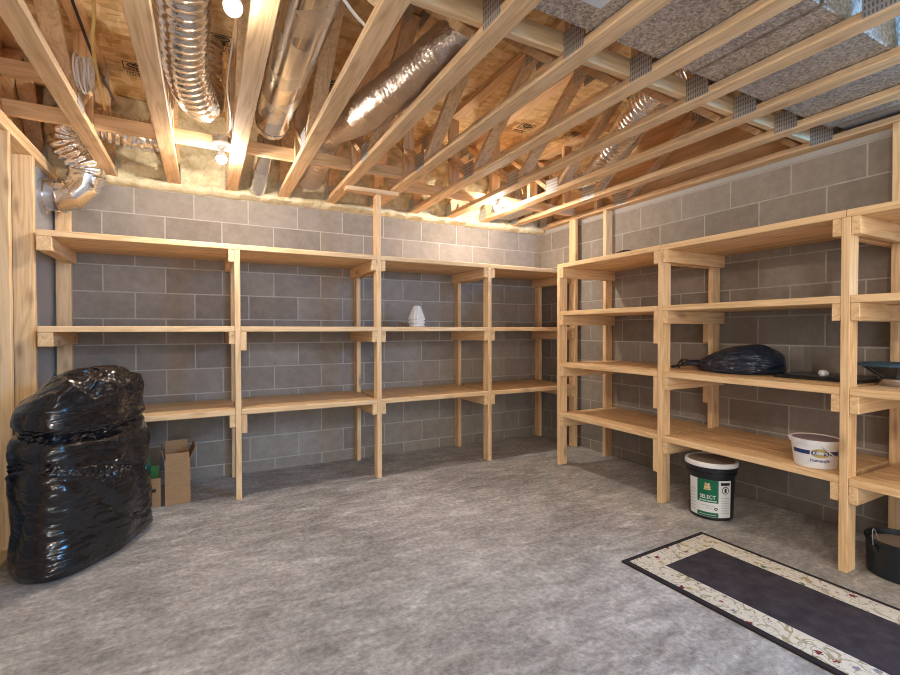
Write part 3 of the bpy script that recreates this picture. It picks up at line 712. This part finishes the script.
# black tray with crumpled tissue
ty = thing('flat_black_case', (3.28, 1.46, .933), 'flat black case lying on the right shelf behind the post', 'case')
MB().box((3.10, 1.165, .9325), (3.45, 1.60, .952)).build('case_body', BLACKP, ty, bevel=.004)
MB().box((3.12, 1.32, .9523), (3.40, 1.55, .9545)).build('case_lid', plain('grey_case_lid', (.07, .075, .09), .3), ty, bevel=.001)
cb = MB().lathe([(0, 0), (.017, .001), (.023, .010), (.024, .022), (.016, .033), (0, .036)], (3.17, 1.365, .955), 28)
cb.v = [tuple(Vector(p)+Vector((.006, .006, .0 if p[2] < .9552 else .008))*noise.noise(Vector(p)*60) for p in [p]) [0] if False else tuple(Vector(p)+(Vector((1, 1, .6))*(.010*noise.noise(Vector(p)*45)) if p[2] > .9555 else Vector())) for p in cb.v]
tag(cb.build('crumpled_tissue', plain('tissue_white', (.85, .85, .87), .8)), 'small white crumpled tissue on the flat black case', 'tissue')

# loudspeaker driver lying magnet down
sc_ = (3.175, 1.035, .933)
sp = thing('speaker_driver', sc_, 'round black loudspeaker driver lying face up on the right shelf', 'speaker')
MB().lathe([(.0, .0), (.080, .0), (.082, .004), (.082, .034), (.078, .038), (0, .038)], sc_, 48).build('magnet', STEEL, sp, smooth=35)
MB().lathe([(.066, .038), (.070, .044), (.150, .100), (.155, .104), (.142, .104), (.05, .05), (0, .05)], sc_, 48).build('basket', plain('basket_black', (.03, .032, .036), .35), sp, smooth=35)
for k in range(6):
    a = 2*PI*k/6+.4; c_, s_ = math.cos(a), math.sin(a)
    MB().bar((sc_[0]+.068*c_, sc_[1]+.068*s_, .933+.040), (sc_[0]+.158*c_, sc_[1]+.158*s_, .933+.100), .035, .006, (-s_, c_, 0)).build('strut', plain('basket_steel', (.10, .105, .115), .3, .6), sp, bevel=.002)
MB().lathe([(.152, .100), (.173, .102), (.175, .110), (.168, .115), (.150, .115), (.142, .108), (.04, .064), (0, .064)], sc_, 64).build('rim', plain('speaker_rim_blue_sheen', (.04, .11, .17), .22), sp, smooth=35)  # rim colour carries a painted blue daylight sheen
tag(MB().box((3.30, 1.075, .933), (3.42, 1.105-.005, .951)).build('white_strip', LABELW, bevel=.001), 'small pale strip on the right shelf beside the speaker', 'strip')
# coil of dark wire on the top right shelf
cw = [(2.98+.05*math.cos(a)*(1+.1*math.sin(a*1.7)), 2.64+.075*math.sin(a), 1.8235+.013+.012*(k/60)+.004*math.sin(a*2.3)) for k, a in enumerate([k/60*4*2*PI for k in range(61)])]
tag(MB().tube(spline(cw, 200), .006, 6).build('wire_coil', BC, smooth=True), 'small coil of dark wire on top of the right shelving', 'cable')

# white jar on the back shelf
jc = (1.694, 3.86, 1.2555)
jr = thing('ribbed_jar', jc, 'white ribbed ceramic jar on the middle back shelf', 'jar')
MB().lathe([(.064, 0), (.072, .004), (.072, .018), (.062, .024), (.062, .028), (.073, .034), (.073, .048), (.063, .054), (.063, .058), (.077, .068), (.076, .074), (.066, .10), (.052, .14), (.036, .178), (.027, .190), (.022, .192), (0, .192)], jc, 96, .035, 16).build('jar_body', CERAM, jr, smooth=40)
# small dark clip beside jar
cl = thing('small_clump', (1.56, 3.84, 1.2555), 'small dark brown object just left of the white jar', 'object')
for k, (dx, dy, rr_) in enumerate(((-.035, 0, .018), (.0, .01, .024), (.032, -.005, .017))):
    MB().lathe([(0, 0), (rr_*.8, 0), (rr_, .012), (rr_*.8, .03), (rr_*.3, .036), (0, .037)], (1.56+dx, 3.84+dy, 1.2555), 14).build('lump', plain('dark_brown', (.16, .10, .06), .8), cl, smooth=True)

# ------------------------------------------------------------------ cardboard boxes
def open_box(name, x0, y0, x1, y1, h, label, flaps, rot=0):
    t = thing(name, ((x0+x1)/2, (y0+y1)/2, 0), label, 'box', 'open cardboard boxes under the back shelves'); th = .005
    mb = MB(); mb.box((x0, y0, .001), (x1, y1, .006)); mb.box((x0, y0, .006), (x1, y0+th, h)); mb.box((x0, y1-th, .006), (x1, y1, h)); mb.box((x0, y0+th, .006), (x0+th, y1-th, h)); mb.box((x1-th, y0+th, .006), (x1, y1-th, h))
    mb.build('box_body', CARD, t)
    for (p, q, w_) in flaps:
        side = Vector(q[1])-Vector(q[0])
        a, b = Vector(q[0]), Vector(q[1]); up_ = Vector(p); nrm = side.cross(up_).normalized()*.004
        MB().add([a, b, b+up_, a+up_, a+nrm, b+nrm, b+up_+nrm, a+up_+nrm], [(0,1,2,3),(7,6,5,4),(0,4,5,1),(1,5,6,2),(2,6,7,3),(3,7,4,0)]).build('flap', CARD, t)
    t.rotation_euler.z = rot
    return t
hB = .345
bx = open_box('cardboard_box', -.268, 3.775, -.112, 4.02, .315, 'tall open cardboard box under the left back shelf', [
    ((-.02, 0, .075), ((-.265, 4.012, .315), (-.265, 3.782, .315)), 0), ((.035, 0, .075), ((-.115, 3.782, .315), (-.115, 4.012, .315)), 0),
    ((0, .03, .085), ((-.262, 4.016, .315), (-.118, 4.016, .315)), 0), ((0, .012, .045), ((-.262, 3.777, .315), (-.118, 3.777, .315)), 0)], R(4))
b2 = open_box('cardboard_box', -.50, 3.775, -.292, 3.98, .20, 'short open cardboard box of papers beside the trash bag', [], R(4))
bd = MB().text if False else None
pm = MB(); pm.box((-.395, 3.7735, .085), (-.375, 3.7746, .15)); pm.box((-.375, 3.7735, .10), (-.35, 3.7746, .115)); pm.box((-.345, 3.7735, .105), (-.32, 3.7746, .128)); pm.build('printed_mark', INK, b2)
def sheet(x, y, z, w_, h_, tilt, rz, mat, label, cat):
    mb = MB().box((-w_/2, -.002, 0), (w_/2, .002, h_)); o = mb.build('paper_folder', mat); o.location = (x, y, z); o.rotation_euler = (tilt, 0, rz)
    tag(o, label, cat, 'folders and papers in the short box')
sheet(-.42, 3.90, .007, .14, .33, R(-6), R(15), plain('teal_folder', (.0, .20, .16), .5), 'teal folder standing in the short cardboard box', 'folder')
sheet(-.375, 3.84, .007, .05, .30, R(-4), R(62), plain('white_folder', (.62, .64, .66), .5), 'white folded paper standing in the short cardboard box', 'paper')
sheet(-.325, 3.88, .007, .05, .255, R(-4), R(5), plain('green_folder', (.03, .20, .05), .5), 'green folder standing in the short box nearest the tall box', 'folder')
for o in bpy.data.objects:
    if '_b' in o: del o['_b']
